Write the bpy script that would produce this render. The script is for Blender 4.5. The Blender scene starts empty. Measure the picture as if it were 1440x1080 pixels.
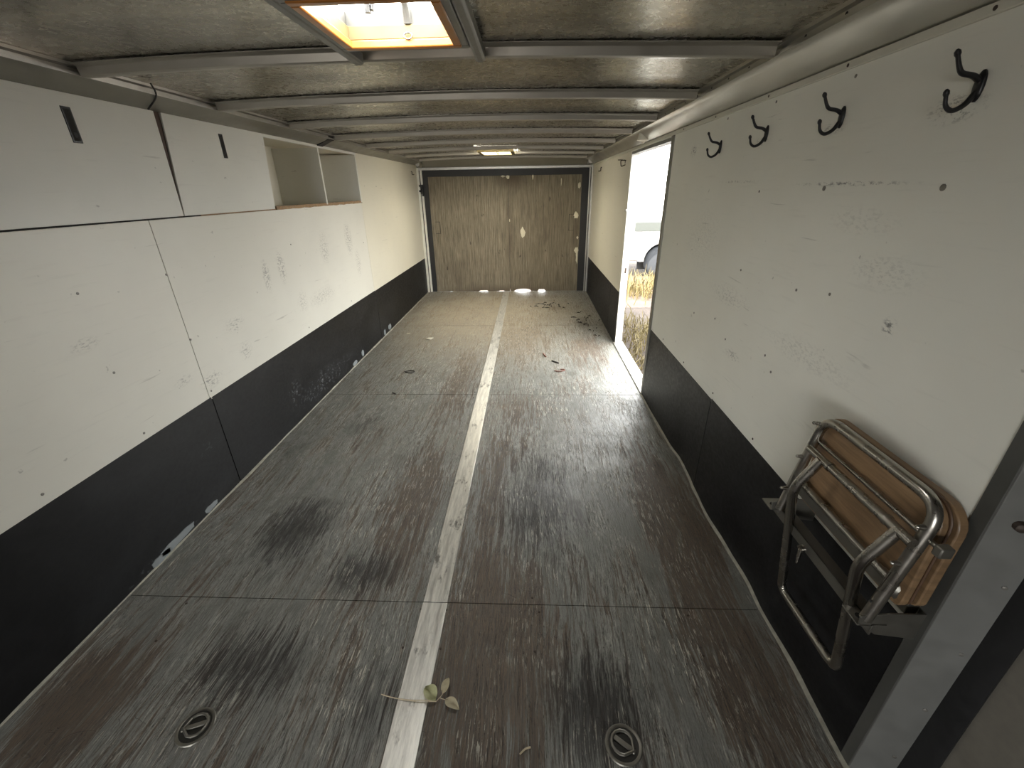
import bpy, bmesh, math, random
from mathutils import Vector, Matrix, noise as mnoise
C = bpy.context.scene.collection
SC = bpy.context.scene
random.seed(7)

# ------------------------------------------------------------------ camera
cam_d = bpy.data.cameras.new('camera'); cam = bpy.data.objects.new('camera', cam_d); C.objects.link(cam)
cam_d.sensor_width = 36.0; cam_d.lens = 36.0 * 599.66 / 1440.0; cam_d.clip_start = 0.02; cam_d.clip_end = 200
RGT = Vector((0.99915294, 0.03822447, -0.01524131)); UPV = Vector((-0.00200987, 0.41526239, 0.90969946)); FWD = Vector((-0.04110192, 0.90889826, -0.41498746))
mw = Matrix((RGT, UPV, -FWD)).transposed().to_4x4(); mw.translation = (0.36, 0.0, 1.44)
cam.matrix_world = mw
SC.camera = cam
# ------------------------------------------------------------------ sky, sun, exposure
SC.view_settings.view_transform = 'Standard'; SC.view_settings.look = 'None'
SC.view_settings.gamma = 1.0; SC.view_settings.use_curve_mapping = False
SC.view_settings.exposure = 1.95
SC.cycles.use_denoising = True
SC.cycles.max_bounces = 12; SC.cycles.diffuse_bounces = 8; SC.cycles.glossy_bounces = 6
SC.cycles.sample_clamp_indirect = 5.0
wd = bpy.data.worlds.new('sky'); SC.world = wd; wd.use_nodes = True
bg = wd.node_tree.nodes['Background']; bg.inputs[0].default_value = (0.98, 0.99, 0.97, 1); bg.inputs[1].default_value = 3.6
sun_d = bpy.data.lights.new('sun', 'SUN'); sun = bpy.data.objects.new('sun', sun_d); C.objects.link(sun)
sun_d.energy = 12.0; sun_d.angle = math.radians(0.6); sun_d.color = (1.0, 0.93, 0.80)
sun.rotation_euler = Vector((0.45, 0.30, -0.84)).to_track_quat('-Z', 'Y').to_euler()
sun.location = (0, -4, 6)
def portal(name, loc, aim, sx, sy):                     # marks an opening so that sky light is sampled through it
    d = bpy.data.lights.new(name, 'AREA'); d.shape = 'RECTANGLE'; d.size = sx; d.size_y = sy; d.cycles.is_portal = True
    o = bpy.data.objects.new(name, d); C.objects.link(o); o.location = loc; o.rotation_euler = Vector(aim).to_track_quat('-Z', 'Z').to_euler()
portal('side_door_daylight', (1.31, 3.575, .85), (-1, 0, 0), 1.18, 1.75)
portal('enclosure_daylight', (-1.05, -3.11, .9), (0, 1, 0), 1.95, 1.25)  # opening of the added enclosure behind the camera

# ------------------------------------------------------------------ material helper
class NT:
    def __init__(s, name):
        s.m = bpy.data.materials.new(name); s.m.use_nodes = True; s.t = s.m.node_tree
        s.b = s.t.nodes['Principled BSDF']; s.n = s.t.nodes; s.l = s.t.links
        s.tc = s.n.new('ShaderNodeTexCoord')
        s.P = s.tc.outputs['Object']
    def set(s, sock, v):
        if hasattr(v, 'is_output'): s.l.new(v, sock)
        else: sock.default_value = v
    def math(s, op, a, b=0.0, c=None, clamp=False):
        n = s.n.new('ShaderNodeMath'); n.operation = op; n.use_clamp = clamp
        s.set(n.inputs[0], a); s.set(n.inputs[1], b)
        if c is not None: s.set(n.inputs[2], c)
        return n.outputs[0]
    def vmath(s, op, a, b):
        n = s.n.new('ShaderNodeVectorMath'); n.operation = op
        s.set(n.inputs[0], a); s.set(n.inputs[1], b)
        return n.outputs['Value'] if op in ('LENGTH', 'DOT_PRODUCT') else n.outputs[0]
    def noise(s, scale, detail=4, rough=0.6, vec=None, dist=0.0, out='Fac'):
        v = s.vmath('MULTIPLY', vec or s.P, scale if isinstance(scale, tuple) else (scale,) * 3)
        n = s.n.new('ShaderNodeTexNoise'); s.l.new(v, n.inputs['Vector'])
        n.inputs['Scale'].default_value = 1.0; n.inputs['Detail'].default_value = detail
        n.inputs['Roughness'].default_value = rough; n.inputs['Distortion'].default_value = dist
        return n.outputs[out]
    def ramp(s, v, lo, hi, a=0.0, b=1.0, smooth=True):
        n = s.n.new('ShaderNodeMapRange'); n.interpolation_type = 'SMOOTHSTEP' if smooth else 'LINEAR'
        s.set(n.inputs[0], v); n.inputs[1].default_value = lo; n.inputs[2].default_value = hi
        n.inputs[3].default_value = a; n.inputs[4].default_value = b
        return n.outputs[0]
    def mix(s, f, a, b):
        n = s.n.new('ShaderNodeMix'); n.data_type = 'RGBA'
        s.set(n.inputs[0], f)
        for i, v in ((6, a), (7, b)):
            if isinstance(v, tuple) and len(v) == 3: v = v + (1,)
            s.set(n.inputs[i], v)
        return n.outputs[2]
    def xyz(s):
        n = s.n.new('ShaderNodeSeparateXYZ'); s.l.new(s.P, n.inputs[0]); return n.outputs
    def blob(s, c, r, soft=0.0):                       # 1 inside an ellipsoid, fading to its rim
        v = s.vmath('SUBTRACT', s.P, c)
        v = s.vmath('MULTIPLY', v, tuple(1.0 / q for q in r))
        return s.ramp(s.vmath('LENGTH', v, (0, 0, 0)), soft, 1.0, 1.0, 0.0)
    def blobs(s, lst, soft=0.0):
        o = None
        for c, r, k in lst:
            q = s.math('MULTIPLY', s.blob(c, r, soft), k)
            o = q if o is None else s.math('MAXIMUM', o, q)
        return o
    def bump(s, h, strength=0.5, dist=0.002):
        n = s.n.new('ShaderNodeBump'); n.inputs['Strength'].default_value = strength
        n.inputs['Distance'].default_value = dist; s.l.new(h, n.inputs['Height'])
        s.l.new(n.outputs[0], s.b.inputs['Normal'])
    def out(s, col=None, rough=None, metal=None, spec=None):
        for k, v in (('Base Color', col), ('Roughness', rough), ('Metallic', metal), ('Specular IOR Level', spec)):
            if v is None: continue
            if isinstance(v, tuple) and len(v) == 3: v = v + (1,)
            s.set(s.b.inputs[k], v)
        return s.m

def simple(name, col, rough=0.5, metal=0.0, var=0.12, scale=25, bump=0.0):
    k = NT(name); n = k.noise(scale, 4)
    c = k.mix(n, tuple(q * (1 - var) for q in col), tuple(min(1, q * (1 + var)) for q in col))
    if bump: k.bump(n, bump, 0.002)
    return k.out(c, k.ramp(n, 0.3, 0.7, max(0.02, rough - 0.07), rough + 0.07), metal)

# --- walls
def wall_mat(name, tint, scuffs, grain_axis):
    k = NT(name)
    big = k.noise(1.4, 4); fine = k.noise((30, 5, 70) if grain_axis == 'y' else (20, 70, 5), 5)
    c = k.mix(k.ramp(big, 0.3, 0.7), tuple(q * 0.93 for q in tint), tint)
    c = k.mix(k.math('MULTIPLY', k.ramp(fine, 0.56, 0.75), 0.22), c, tuple(q * 0.72 for q in tint))
    speck = k.ramp(k.noise(34, 2, 0.5), 0.74, 0.79)
    c = k.mix(k.math('MULTIPLY', speck, 0.4), c, (0.16, 0.15, 0.13))
    if scuffs:
        m = k.blobs(scuffs, 0.15)
        br = k.noise((150, 55, 130), 6, 0.75)
        m = k.math('MULTIPLY', m, k.math('MULTIPLY', k.ramp(br, 0.49, 0.60), 0.85))
        c = k.mix(m, c, (0.06, 0.06, 0.06))
    scr = k.noise((9, 3.2, 46), 3, 0.5, dist=0.6)
    c = k.mix(k.math('MULTIPLY', k.ramp(scr, 0.70, 0.76), 0.35), c, (0.20, 0.19, 0.17))
    k.bump(fine, 0.22, 0.002)
    return k.out(c, k.ramp(big, 0.3, 0.7, 0.38, 0.52))
XL, XR = -1.225, 1.228
lsc = [((XL, 2.55, .99), (.2, .05, .12), .9), ((XL, 2.73, 1.01), (.2, .06, .13), .8), ((XL, 3.37, 1.05), (.2, .10, .16), .55),
       ((XL, 1.73, .665), (.2, .07, .03), .5), ((XL, 1.89, .60), (.2, .10, .05), .7), ((XL, 2.16, .80), (.2, .10, .05), .6), ((XL, 3.86, 1.07), (.2, .10, .17), .8),
       ((XL, 2.19, .64), (.2, .07, .07), .5), ((XL, 1.38, .96), (.2, .08, .03), .45), ((XL, 3.2, .72), (.2, .3, .08), .4), ((XL, 4.0, .85), (.2, .08, .16), .5), ((XL, 2.9, .75), (.2, .10, .1), .4)]
rsc = [((XR, 2.61, 1.61), (.2, .06, .035), 1.0), ((XR, 1.33, 1.44), (.2, .30, .008), .9), ((XR, 2.0, 1.455), (.2, .22, .008), .7), ((XR, 1.23, 1.35), (.2, .18, .05), .2), ((XR, 1.10, 1.24), (.2, .16, .06), .25),
       ((XR, 1.75, .78), (.2, .09, .03), .6), ((XR, 1.06, 1.575), (.2, .09, .035), .9), ((XR, 1.45, 1.585), (.2, .07, .02), .7), ((XR, 1.86, 1.59), (.2, .07, .018), .6), ((XR, 2.27, 1.58), (.2, .07, .018), .6),
       ((XR, 1.03, 1.123), (.2, .03, .03), 1.0), ((XR, 2.3, 1.2), (.2, .3, .2), .18), ((XR, 1.3, .95), (.2, .3, .06), .25), ((XR, 1.9, 1.0), (.2, .25, .06), .3)]
M = {}
M['wall_l'] = wall_mat('white painted plywood', (0.72, 0.705, 0.635), lsc, 'y')
M['wall_far'] = wall_mat('cream painted plywood', (0.72, 0.69, 0.585), None, 'y')
M['wall_r'] = wall_mat('off white painted plywood', (0.83, 0.825, 0.75), rsc, 'y')
M['cabinet'] = wall_mat('white painted cabinet board', (0.70, 0.695, 0.64), None, 'y')
M['cubby'] = simple('grey painted board', (0.60, 0.565, 0.46), 0.5, 0, 0.06, 9)
M['chipped'] = simple('bare chipped wood edge', (0.30, 0.19, 0.10), 0.7, 0, 0.6, 60, 0.4)
M['darkwood'] = simple('dark stained wood edge', (0.06, 0.035, 0.022), 0.7, 0, 0.4, 40)
M['gap'] = simple('dark joint', (0.02, 0.02, 0.018), 0.9)
def black_mat():
    k = NT('black painted kick board'); n = k.noise((3, 3, 5), 5); f = k.noise((30, 40, 60), 5, 0.7)
    c = k.mix(k.ramp(n, 0.4, 0.75), (0.0045, 0.0046, 0.0055), (0.012, 0.0125, 0.014))
    sc = k.blobs([((XL, 3.0, .12), (.3, .7, .13), .8), ((XL, 2.55, .2), (.3, .12, .16), .7), ((XL, 1.75, .30), (.3, .12, .06), .4), ((XL, 1.35, .02), (.3, .3, .05), .6), ((XL, 4.4, .2), (.3, .8, .2), .35), ((XR, 2.6, .2), (.3, .3, .2), .3)], 0.1)
    c = k.mix(k.math('MULTIPLY', sc, k.ramp(f, 0.5, 0.7)), c, (0.16, 0.17, 0.18))
    k.bump(n, 0.25, 0.01)
    return k.out(c, k.ramp(f, 0.3, 0.7, 0.40, 0.54), None, 0.35)
M['black'] = black_mat()
M['caulk'] = simple('old sealant bead', (0.30, 0.29, 0.24), 0.7, 0, 0.6, 30, 0.5)
M['sealant'] = simple('pale grey sealant', (0.22, 0.24, 0.25), 0.6, 0, 0.15)
# --- floor
def floor_mat():
    k = NT('worn painted plywood floor')
    wob = k.vmath('SUBTRACT', k.noise((1.8, 1.2, 1), 3, 0.55, out='Color'), (.5, .5, .5))
    V = k.vmath('ADD', k.P, k.vmath('MULTIPLY', wob, (0.09, 0.30, 0)))
    streak = k.noise((52, 2.8, 1), 8, 0.72, vec=V)
    fine = k.noise((230, 13, 1), 6, 0.75, vec=V)
    grit = k.noise((260, 120, 1), 4, 0.7)
    big = k.noise((1.7, 1.0, 1), 4, 0.6)
    mid = k.noise((9, 2.0, 1), 7, 0.72, vec=V)
    # where feet and wheels took the paint off
    wear = k.blobs([((-.24, 1.75, 0), (.22, 1.0, 1), .13), ((.22, .95, 0), (.40, .8, 1), .15), ((1.05, 1.4, 0), (.26, 1.4, 1), .14), ((-1.05, .75, 0), (.22, .35, 1), .15), ((.2, 1.9, 0), (.2, 1.0, 1), .10), ((.25, 4.4, 0), (.5, 1.3, 1), .12), ((.3, 2.7, 0), (.25, .5, 1), .08), ((-.22, 3.2, 0), (.2, 1.2, 1), .12), ((.9, 4.0, 0), (.3, .8, 1), .1)], 0.1)
    w = k.math('ADD', k.math('MULTIPLY', streak, 0.62), k.math('MULTIPLY', mid, 0.42))
    w = k.math('ADD', w, k.math('MULTIPLY', big, 0.16))
    w = k.math('ADD', w, k.math('MULTIPLY', fine, 0.30))
    w = k.math('ADD', w, wear)
    worn = k.ramp(w, 0.755, 0.85)
    paint = k.mix(k.ramp(mid, 0.3, 0.7), (0.19, 0.195, 0.18), (0.32, 0.32, 0.29))
    paint = k.mix(k.math('MULTIPLY', k.ramp(fine, 0.47, 0.58), 0.62), paint, (0.060, 0.054, 0.045))
    paint = k.mix(k.math('MULTIPLY', k.ramp(streak, 0.50, 0.62), 0.45), paint, (0.115, 0.092, 0.070))
    wood = k.mix(k.ramp(fine, 0.36, 0.64), (0.042, 0.029, 0.021), (0.165, 0.118, 0.082))
    c = k.mix(k.math('MULTIPLY', worn, 0.85), paint, wood)
    # grime worked into the grain
    g = k.blobs([((-.74, 1.5, 0), (.34, .50, 1), 1.0), ((-.33, 1.27, 0), (.34, .26, 1), .9), ((.57, .78, 0), (.30, .36, 1), 1.1), ((-.58, .88, 0), (.42, .30, 1), .95), ((.42, 1.75, 0), (.46, .85, 1), .95), ((-.12, .78, 0), (.2, .35, 1), .7),
                 ((-.75, 2.5, 0), (.3, .36, 1), .7), ((.75, 5.6, 0), (.4, .5, 1), .8), ((1.0, 4.9, 0), (.3, .6, 1), .8), ((-.15, 6.35, 0), (1.1, .35, 1), .5), ((-.35, 2.2, 0), (.3, .6, 1), .4)], 0.0)
    gm = k.ramp(k.math('ADD', k.math('MULTIPLY', g, 0.27), k.math('ADD', k.math('MULTIPLY', streak, 0.45), k.math('MULTIPLY', fine, 0.50))), 0.57, 0.74)
    c = k.mix(k.math('MULTIPLY', gm, 0.88), c, (0.020, 0.018, 0.017))
    blot = k.ramp(k.noise((6, 3.2, 1), 7, 0.75), 0.58, 0.70)
    c = k.mix(k.math('MULTIPLY', blot, 0.45), c, (0.04, 0.034, 0.030))
    # tan tone over the far end, broken up by the fine grain
    far_tan = k.blobs([((-.2, 5.4, 0), (1.7, 2.5, 1), 1.0)], 0.2)
    c = k.mix(k.math('MULTIPLY', far_tan, k.ramp(fine, 0.37, 0.56, 0.12, 0.88)), c, (0.46, 0.385, 0.275))
    # pale flakes and scratches
    fl = k.ramp(k.noise((150, 13, 1), 5, 0.7, vec=V), 0.565, 0.60)
    pl = k.ramp(k.noise((3.6, 2.4, 1), 4, 0.65), 0.47, 0.60)
    hot = k.blobs([((.85, .95, 0), (.30, .55, 1), 1.2), ((.76, 1.75, 0), (.36, .7, 1), 1.1), ((-.17, .82, 0), (.22, .5, 1), 1.1), ((-.35, 1.85, 0), (.34, .7, 1), .9), ((.15, .70, 0), (.2, .16, 1), 1.2), ((.6, 2.8, 0), (.65, 1.0, 1), 1.0), ((-.5, 3.5, 0), (.65, 1.5, 1), .9), ((0, 4.6, 0), (1.2, 1.7, 1), .9)], 0.1)
    fm = k.math('MULTIPLY', fl, k.math('MAXIMUM', k.math('MULTIPLY', pl, 0.55), k.math('MULTIPLY', hot, k.ramp(mid, 0.40, 0.56))), clamp=True)
    c = k.mix(k.math('MULTIPLY', fm, 0.95), c, (0.66, 0.63, 0.54))
    # cracks along the grain, and odd scratches across it
    cr = k.noise((70, 5, 1), 4, 0.6, vec=V)
    crk = k.ramp(k.math('ABSOLUTE', k.math('SUBTRACT', cr, 0.5)), 0.0, 0.016, 1.0, 0.0)
    crk = k.math('MULTIPLY', crk, k.ramp(mid, 0.38, 0.55))
    sc = k.noise((7, 9, 1), 2, 0.4, dist=1.2)
    scr = k.math('MULTIPLY', k.ramp(k.math('ABSOLUTE', k.math('SUBTRACT', sc, 0.5)), 0.0, 0.006, 1.0, 0.0), k.ramp(big, 0.50, 0.58))
    crk = k.math('MAXIMUM', crk, k.math('MULTIPLY', scr, 0.6))
    c = k.mix(k.math('MULTIPLY', crk, 0.80), c, (0.016, 0.014, 0.012))
    c = k.mix(k.ramp(grit, 0.35, 0.65, 0.0, 0.16), c, (0.02, 0.02, 0.02))
    h = k.math('ADD', k.math('MULTIPLY', streak, 0.7), k.math('MULTIPLY', fine, 0.7))
    h = k.math('SUBTRACT', h, k.math('MULTIPLY', crk, 0.4))
    h = k.math('SUBTRACT', h, k.math('MULTIPLY', worn, 0.3))
    h = k.math('ADD', h, k.math('MULTIPLY', fm, 0.2))
    k.bump(h, 0.75, 0.004)
    r_ = k.math('ADD', k.math('ADD', k.ramp(fine, 0.3, 0.7, 0.20, 0.46), k.ramp(k.noise((4, 3, 1), 4, 0.6), 0.40, 0.6, 0.10, -0.06)), k.math('MULTIPLY', worn, 0.16))
    r_ = k.math('ADD', r_, k.math('MULTIPLY', far_tan, 0.20))
    return k.out(c, r_)
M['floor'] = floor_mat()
# --- metals
def ceil_mat():
    k = NT('dull aluminium roof skin'); n = k.noise((1.6, 5, 2), 2, 0.5); f = k.noise(40, 4, 0.7)
    c = k.mix(k.ramp(n, 0.35, 0.7), (0.22, 0.208, 0.172), (0.38, 0.355, 0.29))
    st = k.ramp(k.noise((9, 9, 9), 4, 0.7), 0.62, 0.72)
    c = k.mix(k.math('MULTIPLY', st, 0.14), c, (0.16, 0.15, 0.13))
    k.bump(n, 0.12, 0.02)
    return k.out(c, k.ramp(f, 0.3, 0.7, 0.25, 0.31), 0.86)
M['roof'] = ceil_mat()
M['bow'] = simple('galvanised steel bow', (0.33, 0.31, 0.27), 0.36, 0.55, 0.12, 14)
M['rail'] = simple('weathered aluminium rail', (0.27, 0.26, 0.23), 0.45, 0.8, 0.15, 12, 0.1)
M['cove'] = simple('satin aluminium cove', (0.46, 0.445, 0.40), 0.36, 0.9, 0.08, 5)
M['alu'] = simple('scuffed aluminium', (0.60, 0.59, 0.56), 0.38, 0.85, 0.2, 30, 0.15)
M['post'] = simple('shade darkened jamb steel', (0.085, 0.085, 0.078), 0.5, 0.2, 0.2, 20)  # jamb steel with the shade on this face put into its colour
M['steel'] = simple('brushed grey steel', (0.20, 0.20, 0.19), 0.45, 0.3, 0.15, 20, 0.1)
M['chrome'] = simple('dull chromed tube', (0.40, 0.38, 0.345), 0.27, 1.0, 0.03, 12)
M['bracket'] = simple('worn steel bracket', (0.24, 0.23, 0.205), 0.42, 0.85, 0.08, 30)
M['cream'] = simple('cream painted batten', (0.60, 0.585, 0.50), 0.5, 0, 0.1, 18)
M['white'] = simple('white painted trim', (0.74, 0.73, 0.67), 0.5, 0, 0.12, 20)
M['blackmetal'] = simple('black lacquered metal', (0.010, 0.010, 0.011), 0.38, 0.1, 0.2)
M['rubber'] = simple('black rubber seal', (0.014, 0.014, 0.015), 0.6, 0, 0.2, 30, 0.2)
M['blackframe'] = simple('black painted door frame', (0.022, 0.022, 0.023), 0.55, 0, 0.25, 20)
M['screw'] = simple('dull screw head', (0.22, 0.21, 0.19), 0.5, 0.6, 0.2)
M['rust'] = simple('dark rusty screw', (0.06, 0.045, 0.035), 0.6, 0.3, 0.3)
M['strip'] = None
def strip_mat():
    k = NT('worn aluminium strip'); s_ = k.noise((60, 6, 1), 5, 0.7); b_ = k.noise((12, 5, 1), 5, 0.7)
    c = k.mix(k.ramp(s_, 0.3, 0.7), (0.52, 0.51, 0.475), (0.80, 0.785, 0.73))
    st = k.math('MULTIPLY', k.ramp(b_, 0.53, 0.64), k.ramp(k.noise((40, 14, 1), 4, 0.7), 0.42, 0.6))
    c = k.mix(k.math('MULTIPLY', st, 0.8), c, (0.10, 0.095, 0.085))
    k.bump(s_, 0.2, 0.002)
    return k.out(c, k.ramp(s_, 0.3, 0.7, 0.30, 0.48), 0.55)
M['strip'] = strip_mat()
# --- rear door plywood
def ply_mat():
    k = NT('weathered grey plywood'); g = k.noise((70, 70, 3.0), 6, 0.7); f = k.noise((160, 160, 9), 4, 0.7); b_ = k.noise((2.2, 2, 1.6), 4)
    c = k.mix(k.ramp(g, 0.3, 0.7), (0.115, 0.095, 0.066), (0.30, 0.26, 0.19))
    c = k.mix(k.math('MULTIPLY', k.ramp(f, 0.55, 0.72), 0.6), c, (0.04, 0.033, 0.025))
    c = k.mix(k.math('MULTIPLY', k.ramp(b_, 0.45, 0.7), 0.4), c, (0.10, 0.075, 0.05))
    kn = k.ramp(k.noise((16, 16, 7), 3, 0.5), 0.70, 0.76)
    c = k.mix(k.math('MULTIPLY', kn, 0.7), c, (0.03, 0.022, 0.016))
    st = k.blobs([((.10, 6.65, 1.6), (.35, 1, .22), .8), ((.07, 6.65, .8), (.10, 1, .9), .5), ((.75, 6.65, 1.0), (.4, 1, .7), .35), ((1.03, 6.65, .9), (.10, 1, .6), .6), ((0, 6.65, 0), (1.2, 1, .14), .7)], 0.0)
    c = k.mix(k.math('MULTIPLY', st, k.ramp(g, 0.25, 0.7, 0.4, 1.0)), c, (0.055, 0.034, 0.020))
    k.bump(g, 0.4, 0.003)
    return k.out(c, 0.75)
M['ply'] = ply_mat()
M['foam'] = simple('cream filler foam', (0.70, 0.66, 0.52), 0.8, 0, 0.1, 60, 0.5)
def seatwood():
    k = NT('varnished plywood seat'); g = k.noise((6, 5, 60), 5, 0.6); b_ = k.noise(9, 4)
    c = k.mix(k.ramp(g, 0.3, 0.7), (0.17, 0.105, 0.055), (0.29, 0.185, 0.10))
    c = k.mix(k.math('MULTIPLY', k.ramp(b_, 0.55, 0.75), 0.5), c, (0.12, 0.07, 0.035))
    return k.out(c, 0.38)
M['seatwood'] = seatwood()
M['seatedge'] = simple('dark plywood edge', (0.10, 0.055, 0.03), 0.5, 0, 0.35, 50)
M['ventwood'] = simple('orange varnished vent frame', (0.50, 0.19, 0.035), 0.35, 0, 0.3, 22)
M['ventpale'] = simple('pale wood vent lining', (0.13, 0.10, 0.040), 0.55, 0, 0.15, 22)
def dome_mat(name, col, e):                              # sky-lit milky plastic: a lit window pane
    k = NT(name); k.b.inputs['Emission Color'].default_value = col + (1,); k.b.inputs['Emission Strength'].default_value = e
    return k.out((0.75, 0.74, 0.70), 0.4)
M['dome'] = dome_mat('sky lit milky dome', (1.0, 0.985, 0.94), 7.0)
M['dome_far'] = dome_mat('sky lit yellowed dome', (1.0, 0.93, 0.76), 15.0)
M['domerib'] = simple('grey dome rib', (0.07, 0.07, 0.065), 0.5)
M['leaf'] = simple('dry olive leaf', (0.40, 0.40, 0.22), 0.6, 0, 0.3, 90, 0.4)
M['leafpale'] = simple('dry grey leaf', (0.42, 0.37, 0.25), 0.6, 0, 0.3, 90, 0.4)
M['stem'] = simple('dry leaf stem', (0.48, 0.40, 0.28), 0.7, 0, 0.2)
M['ringpan'] = simple('dirty recessed pan', (0.045, 0.043, 0.038), 0.6, 0.4, 0.4, 60, 0.5)
M['ringsteel'] = simple('tarnished steel ring', (0.20, 0.19, 0.165), 0.42, 0.7, 0.3, 60)
M['plastic'] = simple('white plastic', (0.70, 0.68, 0.58), 0.45)
M['reddebris'] = simple('red brown scrap', (0.16, 0.05, 0.03), 0.6)
M['paledebris'] = simple('pale paper scrap', (0.66, 0.62, 0.52), 0.7)
M['darkdebris'] = simple('dark scrap', (0.035, 0.03, 0.025), 0.7)
M['light_enclosure'] = simple('grey light enclosure boarding', (0.24, 0.23, 0.21), 0.8, 0, 0.15)
M['light_enclosure2'] = simple('dull grey brown plywood', (0.15, 0.138, 0.115), 0.8, 0, 0.3, 40)
GZ0 = -.56; LO = (-2.0, -.1, .3, 1.5)
def soil():
    k = NT('dry earth'); n = k.noise(3.0, 6, 0.7); f = k.noise(18, 5, 0.7)
    c = k.mix(k.ramp(n, 0.35, 0.65), (0.032, 0.023, 0.018), (0.052, 0.038, 0.030))
    c = k.mix(k.ramp(f, 0.58, 0.75), c, (0.06, 0.05, 0.032))
    k.bump(f, 0.8, 0.03)
    return k.out(c, 0.95)
M['soil'] = soil()
M['straw'] = simple('dry yellow weed', (0.095, 0.072, 0.024), 0.7, 0, 0.4, 8)
M['carwhite'] = simple('white vehicle paint', (0.20, 0.20, 0.195), 0.3)
M['cargrey'] = simple('pale grey vehicle panel', (0.045, 0.05, 0.045), 0.4)
M['tyre'] = simple('dusty tyre rubber', (0.022, 0.025, 0.030), 0.7)
M['hub'] = simple('pale steel wheel', (0.24, 0.26, 0.29), 0.4, 0.3)
M['darkarch'] = simple('dark wheel arch', (0.03, 0.03, 0.03), 0.8)

# ------------------------------------------------------------------ mesh helpers
def box(bm, x0, x1, y0, y1, z0, z1):
    v = [bm.verts.new((x, y, z)) for x in (x0, x1) for y in (y0, y1) for z in (z0, z1)]
    for f in ((0, 1, 3, 2), (4, 6, 7, 5), (0, 4, 5, 1), (2, 3, 7, 6), (0, 2, 6, 4), (1, 5, 7, 3)):
        bm.faces.new([v[i] for i in f])
    return v
def prism(bm, pts, vec):                                # closed polygon (3-D points) pushed along vec
    a = [bm.verts.new(p) for p in pts]; b = [bm.verts.new(Vector(p) + Vector(vec)) for p in pts]
    n = len(a)
    bm.faces.new(a); bm.faces.new(b[::-1])
    for i in range(n): bm.faces.new((a[i], b[i], b[(i + 1) % n], a[(i + 1) % n]))
def loft(bm, rings, closed=True, caps=True):
    R_ = [[bm.verts.new(p) for p in r] for r in rings]; n = len(R_[0])
    for a, b in zip(R_, R_[1:]):
        for i in range(n if closed else n - 1):
            bm.faces.new((a[i], a[(i + 1) % n], b[(i + 1) % n], b[i]))
    if caps and closed: bm.faces.new(R_[0][::-1]); bm.faces.new(R_[-1])
def tube(bm, pts, rad, n=12, closed=False):
    pts = [Vector(p) for p in pts]; m = len(pts)
    rads = rad if isinstance(rad, (list, tuple)) else [rad] * m
    rings = []; up = None
    for i, p in enumerate(pts):
        if closed: t = (pts[(i + 1) % m] - pts[i - 1])
        else: t = pts[min(i + 1, m - 1)] - pts[max(i - 1, 0)]
        t.normalize()
        if up is None: up = Vector((0, 0, 1)) if abs(t.z) < 0.9 else Vector((1, 0, 0))
        s = t.cross(up).normalized(); up = s.cross(t).normalized()
        rings.append([p + (s * math.cos(2 * math.pi * j / n) + up * math.sin(2 * math.pi * j / n)) * rads[i] for j in range(n)])
    if closed:
        R_ = [[bm.verts.new(p) for p in r] for r in rings]
        for a, b in zip(R_, R_[1:] + R_[:1]):
            for j in range(n): bm.faces.new((a[j], a[(j + 1) % n], b[(j + 1) % n], b[j]))
    else: loft(bm, rings)
def fillet(pts, r, seg=6):                               # polyline with rounded corners
    P = [Vector(p) for p in pts]; o = [P[0]]
    for a, b, c in zip(P, P[1:], P[2:]):
        d1 = (a - b); d2 = (c - b); q = min(r, d1.length * .49, d2.length * .49)
        p0 = b + d1.normalized() * q; p2 = b + d2.normalized() * q
        for i in range(seg + 1):
            t = i / seg; o.append(p0 * (1 - t) ** 2 + b * 2 * t * (1 - t) + p2 * t * t)
    o.append(P[-1]); return o
def cyl(bm, a, b, r, n=14, r2=None):
    a, b = Vector(a), Vector(b); tube(bm, [a, b], [r, r2 if r2 is not None else r], n)
def obj(name, bm, mat, parent=None, bevel=0.0, smooth=True, seg=2):
    bmesh.ops.recalc_face_normals(bm, faces=bm.faces)
    me = bpy.data.meshes.new(name); bm.to_mesh(me); bm.free()
    me.materials.append(mat)
    if smooth:
        me.shade_smooth(); me.set_sharp_from_angle(angle=math.radians(38))
    o = bpy.data.objects.new(name, me); C.objects.link(o)
    if parent: o.parent = parent; o.matrix_parent_inverse = Matrix.Translation(parent.location).inverted() if parent.type == 'EMPTY' else Matrix()
    if bevel:
        b = o.modifiers.new('bevel', 'BEVEL'); b.width = bevel; b.segments = seg; b.limit_method = 'ANGLE'
    return o
def B(*boxes):
    bm = bmesh.new()
    for b in boxes: box(bm, *b)
    return bm
def struct(name, bm, mat, **k):
    o = obj(name, bm, mat, **k)
    if not k.get('parent'): o['kind'] = 'structure'
    return o
def tag(o, label, cat, group=None):
    o['label'] = label; o['category'] = cat
    if group: o['group'] = group
    return o
def thing(name, loc, label, cat, group=None):
    o = bpy.data.objects.new(name, None); C.objects.link(o); o.location = loc; o.empty_display_size = 0.05
    return tag(o, label, cat, group)
def dup(root, delta, label, cat=None):
    r = root.copy(); C.objects.link(r); r.location = root.location + Vector(delta); r['label'] = label
    for ch in list(root.children):
        c = ch.copy(); C.objects.link(c); c.parent = r; c.matrix_parent_inverse = ch.matrix_parent_inverse.copy()
        for g in list(ch.children):
            d = g.copy(); C.objects.link(d); d.parent = c; d.matrix_parent_inverse = g.matrix_parent_inverse.copy()
    return r
def screw(parent, p, axis, r=0.006, mat='screw'):
    r *= .72        # low pan head lying on a surface
    bm = bmesh.new(); a = Vector(axis); p = Vector(p)
    tube(bm, [p - a * 0.001, p + a * 0.0012, p + a * 0.0020], [r, r, r * 0.55], 10)
    return obj('screw', bm, M[mat], parent)

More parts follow.
